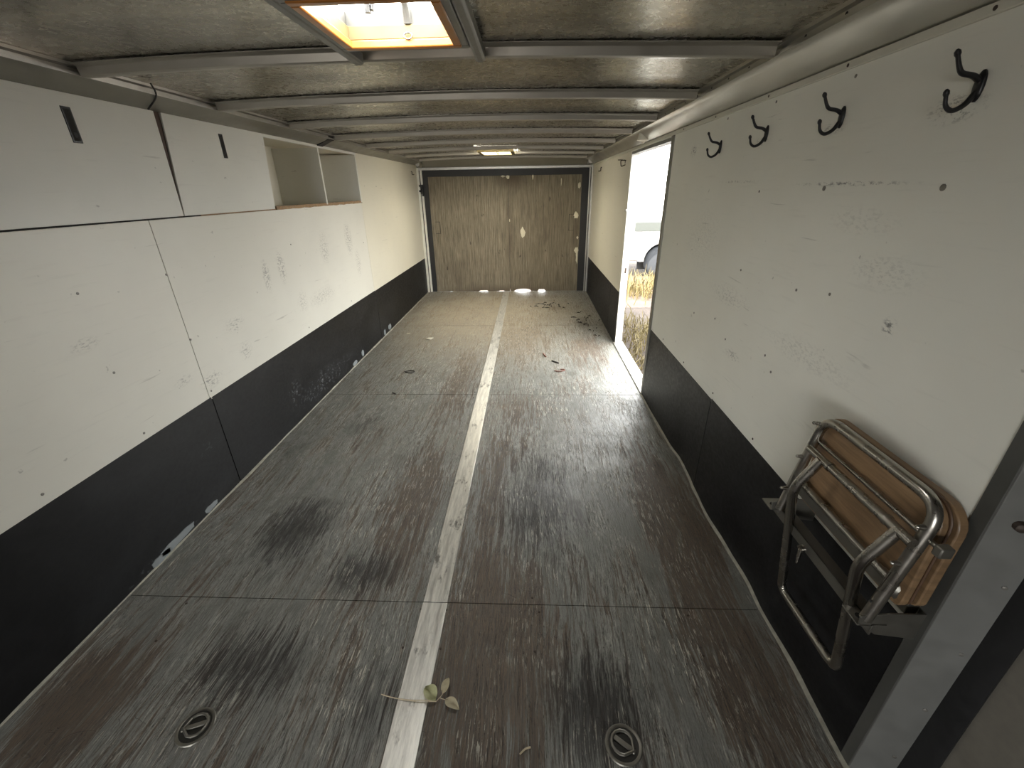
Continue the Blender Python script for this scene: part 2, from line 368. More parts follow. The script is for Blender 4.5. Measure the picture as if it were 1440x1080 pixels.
# ================================================================== THE SHELL
YN, YB = 0.655, 6.62
EDGE = [(0.60, 1.224), (0.70, 1.224), (0.79, 1.227), (0.92, 1.232), (1.13, 1.226), (1.26, 1.234), (1.44, 1.226), (1.64, 1.215), (1.82, 1.222), (1.96, 1.233), (2.10, 1.238), (2.26, 1.222), (2.56, 1.216), (2.90, 1.214), (7, 1.226)]
def edge_x(y):
    for (a, xa), (b, xb) in zip(EDGE, EDGE[1:]):
        if a <= y <= b:
            t = (y - a) / (b - a); t = t * t * (3 - 2 * t); return xa + (xb - xa) * t
    return 1.226
# floor: two runs of sheets with real joints
bm = bmesh.new(); xs = [-1.26, -0.0015, 0.0015, 1.255]; ys = [0.56, 1.129, 1.132, 2.954, 2.957, 4.792, 4.795, 6.66]
for xa, xb in ((xs[0], xs[1]), (xs[2], xs[3])):
    for i in range(0, 8, 2): box(bm, xa, xb, ys[i], ys[i + 1], -0.02, 0.0)
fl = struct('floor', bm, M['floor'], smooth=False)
obj('joint', B((-1.240, -1.2335, YN, 2.83, 1.336, 1.356)), M['gap'], None) if False else None
struct('floor_frame', B((-1.27, 1.262, 0.55, 6.67, -0.14, -0.0205)), M['gap'])
for y in (0.95, 1.10, 1.16, 2.90, 3.0):
    for x in (-.95, -.06, .06, .38, .95):
        if random.random() < .75: screw(fl, (x + random.uniform(-.02, .02), y if abs(y - .95) < .01 else y, 0), (0, 0, 1), 0.006, 'rust')

# left wall: backing and panels
wl = struct('wall_left', B((-1.30, -1.232, YN, YB + .04, -0.1, 1.335), (-1.30, -1.232, 4.345, YB + .04, 1.335, 1.95)), M['gap'])
wl['kind'] = 'structure'
def panel(parent, mat, x0, x1, y0, y1, z0, z1, name='panel'):
    return obj(name, B((x0, x1, y0, y1, z0, z1)), mat, parent, bevel=0.0015)
panel(wl, M['wall_l'], -1.232, XL, YN, 1.8355, 0.51, 1.346)
panel(wl, M['wall_l'], -1.232, XL, 1.8385, 4.303, 0.51, 1.346)
panel(wl, M['wall_far'], -1.232, XL, 4.306, YB, 0.51, 1.775)
for y, z in ((1.433, 1.131), (1.439, 0.827), (1.453, 0.551), (1.055, 0.56), (1.831, 1.125), (1.842, 0.824), (1.86, 0.55), (2.9, 1.13), (2.9, .56), (3.7, .56), (4.2, 1.0), (4.79, 1.49)):
    screw(wl, (XL, y, z), (1, 0, 0), 0.007)
obj('joint', B((-1.2395, -1.2325, YN, 2.83, 1.336, 1.357)), M['gap'], wl)
bl = struct('baseboard_left', B((-1.234, -1.2235, YN, 1.846, -0.02, 0.522)), M['black'], bevel=0.001)
bl2 = obj('panel', B((-1.234, -1.2235, 1.8505, 4.313, -0.02, 0.520)), M['black'], bl, bevel=0.001)
bl3 = obj('panel', B((-1.234, -1.2235, 4.321, YB, -0.02, 0.516)), M['black'], bl, bevel=0.001)
# sealant bead where floor meets the left wall, plus the blobs smeared on the kick board
bm = bmesh.new(); rings = []
for i in range(121):
    y = 0.66 + i * (5.95 / 120); s = 0.003 + 0.005 * mnoise.noise(Vector((y * 7, 0, 0))); w = 0.000 + 0.014 * mnoise.noise(Vector((y * 2.3, 5, 0)))
    rings.append([(-1.226, y, -0.002), (-1.226, y, 0.004 + s), (-1.222 + w * .4, y, 0.003 + s * .7), (-1.215 + w, y, -0.002)])
loft(bm, rings); struct('trim_1', bm, M['caulk'])
for y, z, w, h in ((1.30, .012, .05, .018), (1.40, .02, .10, .020), (1.62, .018, .045, .016), (3.55, .02, .05, .02), (3.75, .04, .03, .03), (4.42, .03, .03, .035), (4.6, .04, .05, .03)):
    bm = bmesh.new(); n = 12
    prism(bm, [(-1.2236, y + w * math.cos(2 * math.pi * i / n) * (1 + .35 * mnoise.noise(Vector((i, y, 1)))), z + .008 + h * math.sin(2 * math.pi * i / n) * (1 + .4 * mnoise.noise(Vector((i, y, 9))))) for i in range(n)], (0.003, 0, 0))
    obj('sealant_smear', bm, M['sealant'], bl)
# right wall
DY0, DY1, DZ = 2.985, 4.165, 1.700
wr = struct('wall_right', B((1.236, 1.275, YN, DY0 + .01, -0.1, 1.95), (1.236, 1.275, DY1 - .01, YB + .04, -0.1, 1.95), (1.236, 1.275, DY0, DY1, DZ + .01, 1.95)), M['gap'])
panel(wr, M['wall_r'], XR, 1.236, YN + .03, DY0 - .012, 0.50, 1.745)
panel(wr, M['wall_far'], XR, 1.236, DY1 + .004, YB, 0.50, 1.745)
for y, z in ((1.825, 1.124), (1.425, 1.128), (1.265, 1.15), (2.241, .832), (1.98, .875), (1.839, .821), (1.509, .869), (1.449, .828), (2.68, .539), (2.272, .539), (1.854, .548), (1.455, .543), (1.806, 1.419), (1.409, 1.701), (1.815, 1.707), (2.219, 1.708)):
    screw(wr, (XR, y, z), (-1, 0, 0), 0.0065, 'rust' if z < .6 else 'screw')
for y, z in ((1.021, 1.43), (1.419, 1.429)): screw(wr, (XR, y, z), (-1, 0, 0), 0.010)
def kick_right(y0, y1, ztop):
    bm = bmesh.new(); ny = max(2, int((y1 - y0) / .05)); rows = []
    for i in range(ny + 1):
        y = y0 + (y1 - y0) * i / ny; e = edge_x(y)
        rows.append([(1.2262, y, ztop), (1.2262, y, .42), (1.2262 + (e - 1.2262) * .35, y, .2), (1.2262 + (e - 1.2262) * .8, y, .07), (e, y, -.01), (1.262, y, -.01), (1.262, y, .2), (1.2365, y, .43), (1.2365, y, ztop)])
    loft(bm, rows); return bm
br = struct('baseboard_right', kick_right(YN + .03, 1.853, .519), M['black'])
obj('panel', kick_right(1.858, DY0 - .012, .514), M['black'], br)
br2 = struct('baseboard_right', kick_right(DY1 + .004, 4.62, .514), M['black'])
obj('panel', kick_right(4.625, YB, .514), M['black'], br2)
screw(br, (1.2262, 2.676, .252), (-1, 0, 0), .006, 'rust')
# floor paint lapping up the right kick board
bm = bmesh.new(); rings = []
for i in range(100):
    y = 0.62 + i * (2.35 / 99); e = edge_x(y); s = .006 + .005 * mnoise.noise(Vector((y * 5, 2, 0)))
    rings.append([(e + .004, y, -.002), (e + .003, y, s), (e - .002, y, s * .9), (e - .012 - s * .4, y, -.002)])
loft(bm, rings); struct('trim_2', bm, M['caulk'])
# rear end: header, sheet above it, door
struct('wall_back', B((-1.30, 1.28, YB + .06, YB + .10, 1.735, 1.98), (-1.30, -1.165, YB + .05, YB + .09, -.1, 1.74), (1.19, 1.28, YB + .05, YB + .09, -.1, 1.74)), M['rail'])
struct('trim_3', B((-1.20, 1.21, YB - .015, YB + .055, 1.703, 1.735)), M['alu'], bevel=.004)
bm = bmesh.new(); prism(bm, [(-1.22, YB - .02, 1.738), (-1.22, YB + .07, 1.745), (-1.22, YB + .07, 1.84), (-1.22, YB - .10, 1.835)], (2.44, 0, 0))
hd = struct('trim_4', bm, M['rail'])
for i in range(11): screw(hd, (-1.0 + i * .2, YB - .055, 1.785), (0, -.78, -.62), .008, 'rust')
tl = struct('trim_5', B((-1.2255, -1.196, YB - .03, YB + .03, 0, 1.735), (-1.185, -1.157, YB - .005, YB + .03, 0, 1.735)), M['white'], bevel=.003)
obj('joint', B((-1.197, -1.184, YB + .002, YB + .03, 0, 1.735)), M['gap'], tl)
struct('trim_6', B((1.183, 1.199, YB - .012, YB + .04, 0, 1.735), (1.207, 1.232, YB - .03, YB + .03, 0, 1.735)), M['alu'], bevel=.003)
struct('trim_7', B((1.198, 1.208, YB + .006, YB + .04, 0, 1.735)), M['gap'])
# corner castings at both rear top corners
for sx, nm in ((-1, 'trim_8'), (1, 'trim_9')):
    bm = bmesh.new()
    tube(bm, [(sx * 1.17, YB - .16, 1.775), (sx * 1.17, YB - .10, 1.775), (sx * 1.17, YB - .09, 1.775), (sx * 1.17, YB - .005, 1.765)], [.030, .034, .038, .036], 16)
    struct(nm, bm, M['cove'])
door = struct('door_1', B((-1.157, -1.085, YB + .012, YB + .05, .001, 1.702), (1.085, 1.184, YB + .012, YB + .05, .001, 1.702), (-1.085, 1.085, YB + .012, YB + .05, 1.618, 1.702)), M['blackframe'], bevel=.002)
bm = bmesh.new()                                           # ragged lower edge lets daylight through
def ply(x0, x1):
    bot = []
    n = max(2, int((x1 - x0) / .02))
    for i in range(n + 1):
        x = x0 + (x1 - x0) * i / n; g = .0 + .007 * max(0, mnoise.noise(Vector((x * 11, 3, 0))) - .15)
        if .14 < x < .38: g += .034 * math.sin((x - .12) / .28 * math.pi) ** .5
        if .50 < x < .60: g += .026
        if -.42 < x < -.30: g += .012
        if -.12 < x < -.04: g += .008
        bot.append((x, YB + .022, g + .001))
    prism(bm, bot + [(x1, YB + .022, 1.622), (x0, YB + .022, 1.622)], (0, .018, 0))
ply(-1.09, .0565); ply(.0595, 1.09)
obj('plywood_panel', bm, M['ply'], door, smooth=False)
obj('joint', B((.0565, .0595, YB + .03, YB + .036, .03, 1.62)), M['gap'], door)
def patch(x, z, w, h, seed, mat='foam', d=.012):
    bm = bmesh.new(); n = 14; rr = []
    for k, (s, dd) in enumerate(((1, 0), (.92, .6), (.6, .95), (.15, 1.0))):
        rr.append([(x + s * w * math.cos(2 * math.pi * i / n) * (1 + .6 * mnoise.noise(Vector((i * 1.37, seed * 1.7, 0)))), YB + .0225 - d * dd, z + s * h * math.sin(2 * math.pi * i / n) * (1 + .6 * mnoise.noise(Vector((i * 1.37, seed * 1.7, 4))))) for i in range(n)])
    loft(bm, rr); return obj('foam_patch', bm, M[mat], door)
for a in ((.254, .86, .034, .068, 1), (1.03, 1.085, .035, .045, 2), (1.055, .60, .028, .05, 3), (1.065, .50, .016, .09, 4), (.05, 1.605, .026, .03, 5), (-.02, 1.612, .03, .014, 5.5), (.40, 1.60, .012, .035, 6), (1.055, 1.48, .02, .045, 7), (.8, 1.53, .006, .05, 8), (1.06, .78, .014, .02, 9), (.065, 1.03, .006, .02, 9.5)): patch(*a)
o = obj('scribed_outline', B((-1.03, -.96, YB + .020, YB + .0225, 1.02, 1.025), (-.965, -.96, YB + .020, YB + .0225, .86, 1.02), (-1.03, -.96, YB + .020, YB + .0225, .86, .864), (.925, .93, YB + .020, YB + .0225, .88, 1.10), (.925, 1.0, YB + .020, YB + .0225, .88, .884), (.925, 1.0, YB + .020, YB + .0225, 1.10, 1.104)), M['gap'], door)
lt = thing('door_catch', (-1.185, YB - .02, 1.45), 'black metal catch on the white jamb left of the rear plywood door', 'catch')
obj('catch_body', B((-1.188, -1.150, YB - .020, YB + .012, 1.40, 1.52)), M['blackmetal'], lt, bevel=.004)
obj('catch_lug', B((-1.207, -1.180, YB - .045, YB - .004, 1.495, 1.515)), M['blackmetal'], lt, bevel=.004)
obj('catch_lug', B((-1.210, -1.180, YB - .045, YB - .004, 1.425, 1.450)), M['blackmetal'], lt, bevel=.004)
obj('catch_tail', B((-1.176, -1.152, YB - .016, YB + .012, 1.37, 1.40)), M['blackmetal'], lt, bevel=.004)

# roof skin (two vent openings left out), gently buckled
V1 = (-.150, .165, 1.115, 1.455); V2 = (-.20, .185, 5.10, 5.60)
def crown(x): return 1.833 + .017 * (1 - (x / 1.12) ** 2)
def line(a, b, step, must):
    n = int(round((b - a) / step)); L_ = [a + (b - a) * i / n for i in range(n + 1)]
    L_ = [q for q in L_ if all(abs(q - m) > step * .45 for m in must)] + list(must)
    return sorted(L_)
bm = bmesh.new(); gx = line(-1.24, 1.24, .062, V1[:2] + V2[:2]); gy = line(.60, YB + .02, .05, V1[2:] + V2[2:])
BOWS = [1.66, 2.333, 2.998, 3.66, 4.335, 5.01, 5.66, 6.34]
gv = {}
for i, x in enumerate(gx):
    for j, y in enumerate(gy):
        d = min(abs(y - b + .02) for b in BOWS); k_ = min(1, max(0, (d - .04) / .12))
        e = min(1, max(0, (1.10 - abs(x)) / .15))
        nz = .0045 * mnoise.noise(Vector((x * 2.2, y * 3.1, 0))) + .0022 * mnoise.noise(Vector((x * 6, y * 7, 3)))
        gv[i, j] = bm.verts.new((x, y, crown(x) + nz * k_ * e + .003 * k_ * e))
for i in range(len(gx) - 1):
    for j in range(len(gy) - 1):
        cx_, cy_ = (gx[i] + gx[i + 1]) / 2, (gy[j] + gy[j + 1]) / 2
        if any(v[0] < cx_ < v[1] and v[2] < cy_ < v[3] for v in (V1, V2)): continue
        bm.faces.new((gv[i, j], gv[i, j + 1], gv[i + 1, j + 1], gv[i + 1, j]))
ce = struct('ceiling', bm, M['roof'])
sm = ce.modifiers.new('thick', 'SOLIDIFY'); sm.thickness = .012; sm.offset = 1; 
# make the skin grow upwards
bm = bmesh.new(); bm.from_mesh(ce.data)
if bm.faces[:][0].normal.z < 0: sm.offset = -1
bm.free()

# cove rails
def rail(sx, xw, name):
    prof = [(xw, 1.7455), (1.205, 1.7455), (1.150, 1.788), (1.132, 1.799), (1.112, 1.799), (1.112, 1.8075), (1.122, 1.8075), (1.122, 1.820), (1.108, 1.823), (1.108, 1.840), (xw + .03, 1.850)]
    if sx < 0: prof[0] = (xw, 1.764); prof[1] = (1.222, 1.764)
    bm = bmesh.new(); prism(bm, [(sx * a, .60, b) for a, b in prof], (0, YB + .03 - .60, 0))
    return struct(name, bm, M['rail' if sx < 0 else 'cove'])
rlL = rail(-1, 1.236, 'trim_10'); rlR = rail(1, 1.240, 'trim_11')
for sx, p in ((-1, rlL), (1, rlR)):
    for i in range(34):
        y = 1.0 + i * .168
        bm = bmesh.new(); r = .0045
        prism(bm, [(sx * 1.1225, y + r * 1.3 * math.cos(a * math.pi / 4), 1.8138 + r * math.sin(a * math.pi / 4)) for a in range(8)], (-sx * .0008, 0, 0))
        obj('rivet_hole', bm, M['gap'], p)
obj('rail_lip', B((-1.1218, -1.1213, .62, 6.6, 1.8085, 1.8195), (-1.1125, -1.1112, .62, 6.6, 1.7992, 1.8072), (-1.1085, -1.1072, .62, 6.6, 1.8235, 1.832)), M['alu'], rlL)
bt = struct('trim_12', B((1.220, 1.232, .60, 6.55, 1.7225, 1.7425)), M['cream'], bevel=.002)
for y in (1.04, 1.442, 1.864, 2.345, 2.8): screw(bt, (1.220, y, 1.732), (-1, 0, 0), .006, 'rust')
# roof bows
ORD = ['first', 'second', 'third', 'fourth', 'fifth', 'sixth', 'seventh', 'eighth']
prof = [(-.062, .0315), (-.062, .0295), (-.042, .0285), (-.036, .024), (-.031, .003), (-.026, 0), (-.004, 0), (0, .003), (.003, .024), (.008, .0285), (.024, .0295), (.024, .0315)]
for q, yb in enumerate(BOWS):
    bm = bmesh.new(); rings = []
    for i in range(41):
        x = -1.106 + 2.212 * i / 40; z0 = 1.7965 + .020 * (1 - (x / 1.106) ** 2)
        wob = .0015 * mnoise.noise(Vector((x * 2, q * 3, 0)))
        rings.append([(x, yb + a, z0 + wob + b) for a, b in prof])
    loft(bm, rings)
    where = {0: 'grey metal roof bow nearest the camera, crossing just behind the near roof vent', 7: 'grey metal roof bow farthest from the camera, just before the rear door', 5: 'sixth metal roof bow from the camera, just before the far roof vent', 6: 'seventh metal roof bow from the camera, just behind the far roof vent'}.get(q, ORD[q] + ' curved grey metal roof bow counted from the camera')
    tag(obj('roof_bow', bm, M['bow']), where, 'roof beam', 'roof bows across the ceiling')
# ------------------------------------------------------------------ near roof vent
rv = thing('roof_vent', (0, 1.28, 1.80), 'near roof vent with orange wooden frame and pale translucent dome', 'roof vent')
def frame(x0, x1, y0, y1, w, z0, z1):
    return B((x0 - w, x1 + w, y0 - w, y0, z0, z1), (x0 - w, x1 + w, y1, y1 + w, z0, z1), (x0 - w, x0, y0, y1, z0, z1), (x1, x1 + w, y0, y1, z0, z1))
obj('outer_flange', frame(-.150, .165, 1.125, 1.450, .026, 1.802, 1.832), M['steel'], rv, bevel=.004)
obj('wood_frame', frame(-.128, .150, 1.135, 1.432, .022, 1.798, 1.818), M['ventwood'], rv, bevel=.004)
obj('dome_skirt', frame(-.140, .156, 1.122, 1.444, .010, 1.848, 1.885), M['domerib'], rv, bevel=.002)
obj('lining', frame(-.134, .152, 1.128, 1.436, .012, 1.818, 1.850), M['ventpale'], rv, bevel=.002)
bm = bmesh.new(); rings = []
for i, (g, z) in enumerate(((.034, 1.850), (.034, 1.870), (.022, 1.886), (.010, 1.900), (-.010, 1.918), (-.040, 1.930), (-.09, 1.936), (-.13, 1.937))):
    x0, x1, y0, y1 = -.150 - g, .165 + g, 1.11 - g, 1.455 + g; r = max(.004, .045 + g * .3); rg = []
    for cx_, cy_, a0 in ((x1 - r, y1 - r, 0), (x0 + r, y1 - r, 90), (x0 + r, y0 + r, 180), (x1 - r, y0 + r, 270)):
        for t in range(5): a = math.radians(a0 + t * 22.5); rg.append((cx_ + r * math.cos(a), cy_ + r * math.sin(a), z))
    rings.append(rg)
loft(bm, rings, caps=False)
bm.faces.new([v for v in bm.verts][-20:])
obj('dome', bm, M['dome'], rv)
bm = bmesh.new(); tube(bm, [(.030, 1.440, 1.852), (.030, 1.430, 1.885), (.03, 1.40, 1.908), (.02, 1.28, 1.915), (.01, 1.12, 1.908)], .011, 8); obj('dome_rib', bm, M['domerib'], rv)
bm = bmesh.new(); cyl(bm, (-.060, 1.385, 1.930), (-.060, 1.390, 1.862), .0075); cyl(bm, (-.040, 1.40, 1.93), (-.050, 1.392, 1.868), .005); obj('crank_rod', bm, M['blackmetal'], rv)
bm = bmesh.new(); tube(bm, [(.03 + .011 * math.cos(a * math.pi / 8), 1.428, 1.822 + .007 * math.sin(a * math.pi / 8)) for a in range(16)], .002, 6, True); obj('pull_ring', bm, M['chrome'], rv)
for sx, x0, x1 in ((0, -.192, -.160), (1, .192, .222)):
    bm = bmesh.new(); yy0, yy1 = 1.0, 1.612
    prism(bm, [(x0, yy0, 1.806), (x0 + .007, yy0, 1.800), (x1 - .007, yy0, 1.800), (x1, yy0, 1.806), (x1, yy0, 1.832), (x0, yy0, 1.832)], (0, yy1 - yy0, 0))
    b = obj('roof_stringer', bm, M['steel'], bevel=.002)
    tag(b, ('left' if not sx else 'right') + ' short grey metal stringer running beside the near roof vent', 'roof stringer', 'roof stringers beside the near vent')
# far roof vent
fv = thing('roof_vent', (0, 5.35, 1.80), 'far roof vent with pale wooden frame split by a dark bar', 'roof vent')
obj('wood_frame', frame(-.165, .150, 5.13, 5.55, .035, 1.803, 1.835), M['ventpale'], fv, bevel=.003)
obj('crossbar', B((-.008, .000, 5.13, 5.55, 1.812, 1.83)), M['blackmetal'], fv)
bm = bmesh.new(); rings = []
for g, z in ((.03, 1.845), (.03, 1.865), (0, 1.90), (-.06, 1.915)):
    rings.append([(-.2 - g, 5.10 - g, z), (.185 + g, 5.10 - g, z), (.185 + g, 5.60 + g, z), (-.2 - g, 5.60 + g, z)])
loft(bm, rings, caps=False); bm.verts.ensure_lookup_table(); bm.faces.new([bm.verts[i] for i in range(12, 16)])
obj('dome', bm, M['dome_far'], fv)

# ------------------------------------------------------------------ side door opening in the right wall
sd = struct('door_2', B((1.2185, 1.240, DY0 - .014, DY0 + .030, .0, 1.722)), M['rail'], bevel=.003)
obj('jamb', B((1.236, 1.290, DY0 + .004, DY0 + .022, -.10, DZ + .02)), M['steel'], sd)
obj('jamb', B((1.2265, 1.290, DY1 - .016, DY1 + .004, -.10, DZ + .02)), M['white'], sd, bevel=.002)
obj('header', B((1.228, 1.290, DY0, DY1, DZ - .004, DZ + .018)), M['steel'], sd)
obj('header_face', B((1.222, 1.236, DY0 + .03, DY1, DZ + .016, 1.724)), M['wall_r'], sd)
obj('sill', B((1.208, 1.30, DY0 - .014, DY1 + .004, -.012, .012)), M['alu'], sd, bevel=.004)
obj('sill_lip', B((1.280, 1.30, DY0, DY1, .012, .020)), M['white'], sd)
obj('latch_hole', B((1.255, 1.272, DY1 - .0175, DY1 - .0155, .70, .75)), M['darkwood'], sd)
obj('latch_knob', B((1.212, 1.232, DY1 - .020, DY1 + .006, 1.245, 1.265)), M['chrome'], sd, bevel=.004)
for z in (.3, .62, .95, 1.28, 1.5): screw(sd, (1.2185, DY0 + .022, z), (-1, 0, 0), .004, 'rust')

# ------------------------------------------------------------------ near end frame on the right, and the swung-open end door
post = struct('trim_13', B((1.224, 1.262, .655, .687, -.05, 1.80)), M['post'], bevel=.002)
bm = bmesh.new(); prism(bm, [(1.226, .653, -.12), (1.300, .618, -.12), (1.302, .628, -.12), (1.262, .660, -.12), (1.226, .660, -.12)], (0, 0, 1.95))
pf = obj('frame_face', bm, M['steel'], post, bevel=.001)
nrm = Vector((-.43, -.90, 0)).normalized()
for z in (-.02, .12, .32, .52, .72, .92, 1.2, 1.5): screw(post, Vector((1.284, .6255, z)), nrm, .0065)
for z in (.865, ):
    bm = bmesh.new(); p = Vector((1.258, .637, z)); tube(bm, [p, p + nrm * .004, p + nrm * .009, p + nrm * .012], [.011, .010, .009, .004], 12); obj('bolt', bm, M['rust'], post)
bm = bmesh.new(); rings = []
for i in range(25):
    z = -.15 + i * .085; q = .012 * math.sin(z * 2.2)
    rings.append([(1.298, .622, z), (1.312, .615, z), (1.318, .560 + q, z), (1.300, .556 + q, z), (1.292, .585 + q * .5, z)])
loft(bm, rings); obj('rubber_seal', bm, M['rubber'], post)
d3 = struct('door_3', B((1.306, 1.345, -.35, .580, -.12, 1.86)), M['light_enclosure2'], bevel=.003)
# surround of the end opening that the camera looks in through
struct('wall_near', B((-1.42, -1.232, .60, .655, -.14, 1.98), (-1.30, 1.30, .585, .62, 1.845, 1.99)), M['steel'])

# added unseen enclosure behind the camera, dims the near end; one opening admits light
struct('wall_light_enclosure', B((-2.3, -2.2, -3.0, .60, GZ0, 2.3), (2.2, 2.3, -3.0, .60, GZ0, 2.3), (-2.3, 2.3, -3.1, .62, 2.2, 2.3),
    (-2.3, LO[0], -3.1, -3.0, GZ0, 2.3), (LO[1], 2.3, -3.1, -3.0, GZ0, 2.3), (LO[0], LO[1], -3.1, -3.0, LO[3], 2.3), (LO[0], LO[1], -3.1, -3.0, GZ0, LO[2]),
    (-2.3, -1.28, .58, .62, GZ0, 2.3), (1.33, 2.3, .58, .62, GZ0, 2.3), (-1.35, 1.35, .585, .62, 1.86, 2.3), (-1.35, 1.35, .585, .62, GZ0, -.12)), M['light_enclosure'])

# ------------------------------------------------------------------ overhead cabinet built into the left wall
cab = thing('overhead_cabinet', (-1.42, 2.5, 1.35), 'white overhead cabinet along left wall with two doors and an open cubby', 'cabinet')
ZB, ZT = 1.352, 1.764
obj('carcass', B((-1.60, -1.240, YN, 4.345, ZB - .016, ZB + .004), (-1.60, -1.236, YN, 4.345, ZT - .006, ZT + .02), (-1.60, -1.58, YN, 4.345, ZB, ZT), (-1.60, -1.236, YN, YN + .02, ZB, ZT), (-1.60, -1.234, 4.325, 4.345, ZB, ZT)), M['cubby'], cab)
def door_panel(pts, slot, slot_w=.036):
    bm = bmesh.new(); prism(bm, [(-1.236, a, b) for a, b in pts], (.0115, 0, 0))
    d = obj('door', bm, M['cabinet'], cab, bevel=.0015)
    y, z = slot
    p = obj('finger_pull', B((-1.2252, -1.2225, y, y + slot_w, z - .055, z + .055)), M['blackmetal'], d, bevel=.0012)
    obj('pull_recess', B((-1.2232, -1.2220, y + .006, y + slot_w - .006, z - .048, z + .048)), M['gap'], p)
    bm = bmesh.new(); cyl(bm, (-1.2222, y + slot_w / 2, z - .030), (-1.2212, y + slot_w / 2, z - .030), .008); obj('pull_spring', bm, M['rubber'], p)
    return d
d1 = door_panel([(YN, ZB), (2.040, ZB), (2.050, ZT), (YN, ZT)], (1.636, 1.666))
d2 = door_panel([(2.045, ZB), (2.812, ZB), (2.858, ZT), (2.090, ZT)], (2.440, 1.666), .03)
obj('chipped_edge', B((-1.2255, -1.2235, 2.15, 2.815, ZB - .005, ZB)), M['chipped'], d2)
obj('door_edge', B((-1.238, -1.232, 2.040, 2.085, ZB, ZT)), M['darkwood'], d1)
obj('cubby_rail', B((-1.240, -1.2235, 2.85, 4.325, 1.746, ZT)), M['cabinet'], cab, bevel=.001)
obj('cubby_stile', B((-1.60, -1.2235, 4.300, 4.325, ZB, 1.746)), M['cabinet'], cab, bevel=.001)
obj('cubby_divider', B((-1.574, -1.2235, 3.555, 3.577, ZB + .004, 1.746)), M['cabinet'], cab, bevel=.001)
obj('cubby_back', B((-1.579, -1.574, 2.6, 4.300, ZB + .004, ZT - .006)), M['cubby'], cab)
obj('cubby_side', B((-1.58, -1.236, 2.780, 2.800, ZB, ZT)), M['cubby'], cab)
bm = bmesh.new(); n = 60; top = []; bot = []
for i in range(n + 1):
    y = 2.83 + (4.325 - 2.83) * i / n
    top.append((-1.2240, y, ZB + .014 + .004 * mnoise.noise(Vector((y * 20, 0, 0))))); bot.append((-1.2240, y, ZB - .006 + .005 * mnoise.noise(Vector((y * 13, 7, 0)))))
prism(bm, top + bot[::-1], (-.012, 0, 0)); obj('chipped_edge', bm, M['chipped'], cab, smooth=False)
for y in (3.2, 4.0): obj('cubby_clip', B((-1.50, -1.46, y, y + .05, 1.735, 1.757)), M['screw'], cab)

# ------------------------------------------------------------------ aluminium strip down the middle of the floor (two lengths)
tag(obj('floor_strip', B((-.047, .047, .565, 1.127, 0, .0035)), M['strip'], bevel=.0012), 'near length of pale aluminium floor strip, under the dry leaf sprig', 'floor strip', 'floor strips over the centre joint')
tag(obj('floor_strip', B((-.046, .046, 1.131, 6.60, 0, .0032)), M['strip'], bevel=.0012), 'long far length of aluminium floor strip running back to the rear door', 'floor strip', 'floor strips over the centre joint')
# recessed tie-down rings
def dring(x, y, rot, label):
    t = thing('tie_down_ring', (x, y, 0), label, 'tie-down ring', 'recessed tie-down rings in the floor')
    bm = bmesh.new(); n = 28; R0 = .047
    rr = [[((R0 + a) * math.cos(2 * math.pi * i / n), (R0 + a) * math.sin(2 * math.pi * i / n), z) for i in range(n)] for a, z in ((.006, .0), (.004, .003), (-.001, .0035), (-.005, .001))]
    loft(bm, rr, caps=False)
    rim = obj('rim', bm, M['ringsteel'], t)
    bm = bmesh.new(); loft(bm, [[(q * math.cos(2 * math.pi * i / n), q * math.sin(2 * math.pi * i / n), z) for i in range(n)] for q, z in ((R0 - .003, .0014), (R0 - .010, .0006), (.006, .0006))], caps=True)
    pan = obj('pan', bm, M['ringpan'], t)
    bm = bmesh.new(); pts = [(.030 * math.cos(a), .030 * math.sin(a) + .004, .006) for a in [math.radians(-35 + i * 25) for i in range(11)]]
    tube(bm, fillet([(-.026, -.020, .006)] + pts[::-1][:0] + [], .001) if False else pts, .0042, 8)
    tube(bm, [pts[0], (0, -.030, .006), pts[-1]], .0042, 8)
    ring = obj('ring', bm, M['ringsteel'], t)
    bar = obj('crossbar', B((-.007, .007, -.036, .030, .0005, .008)), M['ringsteel'], t, bevel=.003)
    for o in (rim, pan, ring, bar): o.matrix_parent_inverse = Matrix()
    t.rotation_euler = (0, 0, rot)
dring(-.631, .694, math.radians(-70), 'round recessed tie-down ring in floor left of the metal strip')
dring(.629, .688, math.radians(55), 'round recessed tie-down ring in floor right of the metal strip')

# ------------------------------------------------------------------ coat hooks on the right wall
def hook(y, z, label):
    t = thing('coat_hook', (XR, y, z), label, 'coat hook', 'black double coat hooks on the right wall')
    def pr(pts, rad):
        P = [(XR - a, y, z + b) for a, b in pts]; bm = bmesh.new(); tube(bm, fillet(P, .02, 5), None or .0035, 10); return bm
    bm = bmesh.new(); n = 18
    rr = [[(XR - d, y + s * .011 * math.cos(2 * math.pi * i / n), z + .002 + s * .027 * math.sin(2 * math.pi * i / n)) for i in range(n)] for s, d in ((1, -.001), (1, .003), (.8, .006), (.3, .008))]
    loft(bm, rr); obj('base_plate', bm, M['blackmetal'], t)
    def prong(pts, r0, r1, knob):
        P = fillet([(XR - a, y, z + b) for a, b in pts], .016, 5); m = len(P); bm = bmesh.new()
        rad = [r0 + (r1 - r0) * i / (m - 1) for i in range(m)]
        P2 = P + [P[-1] + (P[-1] - P[-2]).normalized() * q for q in (.004, .009, .013)]
        tube(bm, P2, rad + [knob, knob * .95, knob * .3], 12); return bm
    obj('upper_prong', prong([(.004, .010), (.018, .019), (.044, .023), (.053, .036), (.060, .050)], .0055, .0038, .0055), M['blackmetal'], t)
    obj('lower_prong', prong([(.004, -.008), (.016, -.030), (.038, -.040), (.053, -.030), (.057, -.014)], .0055, .0036, .0052), M['blackmetal'], t)
    return t
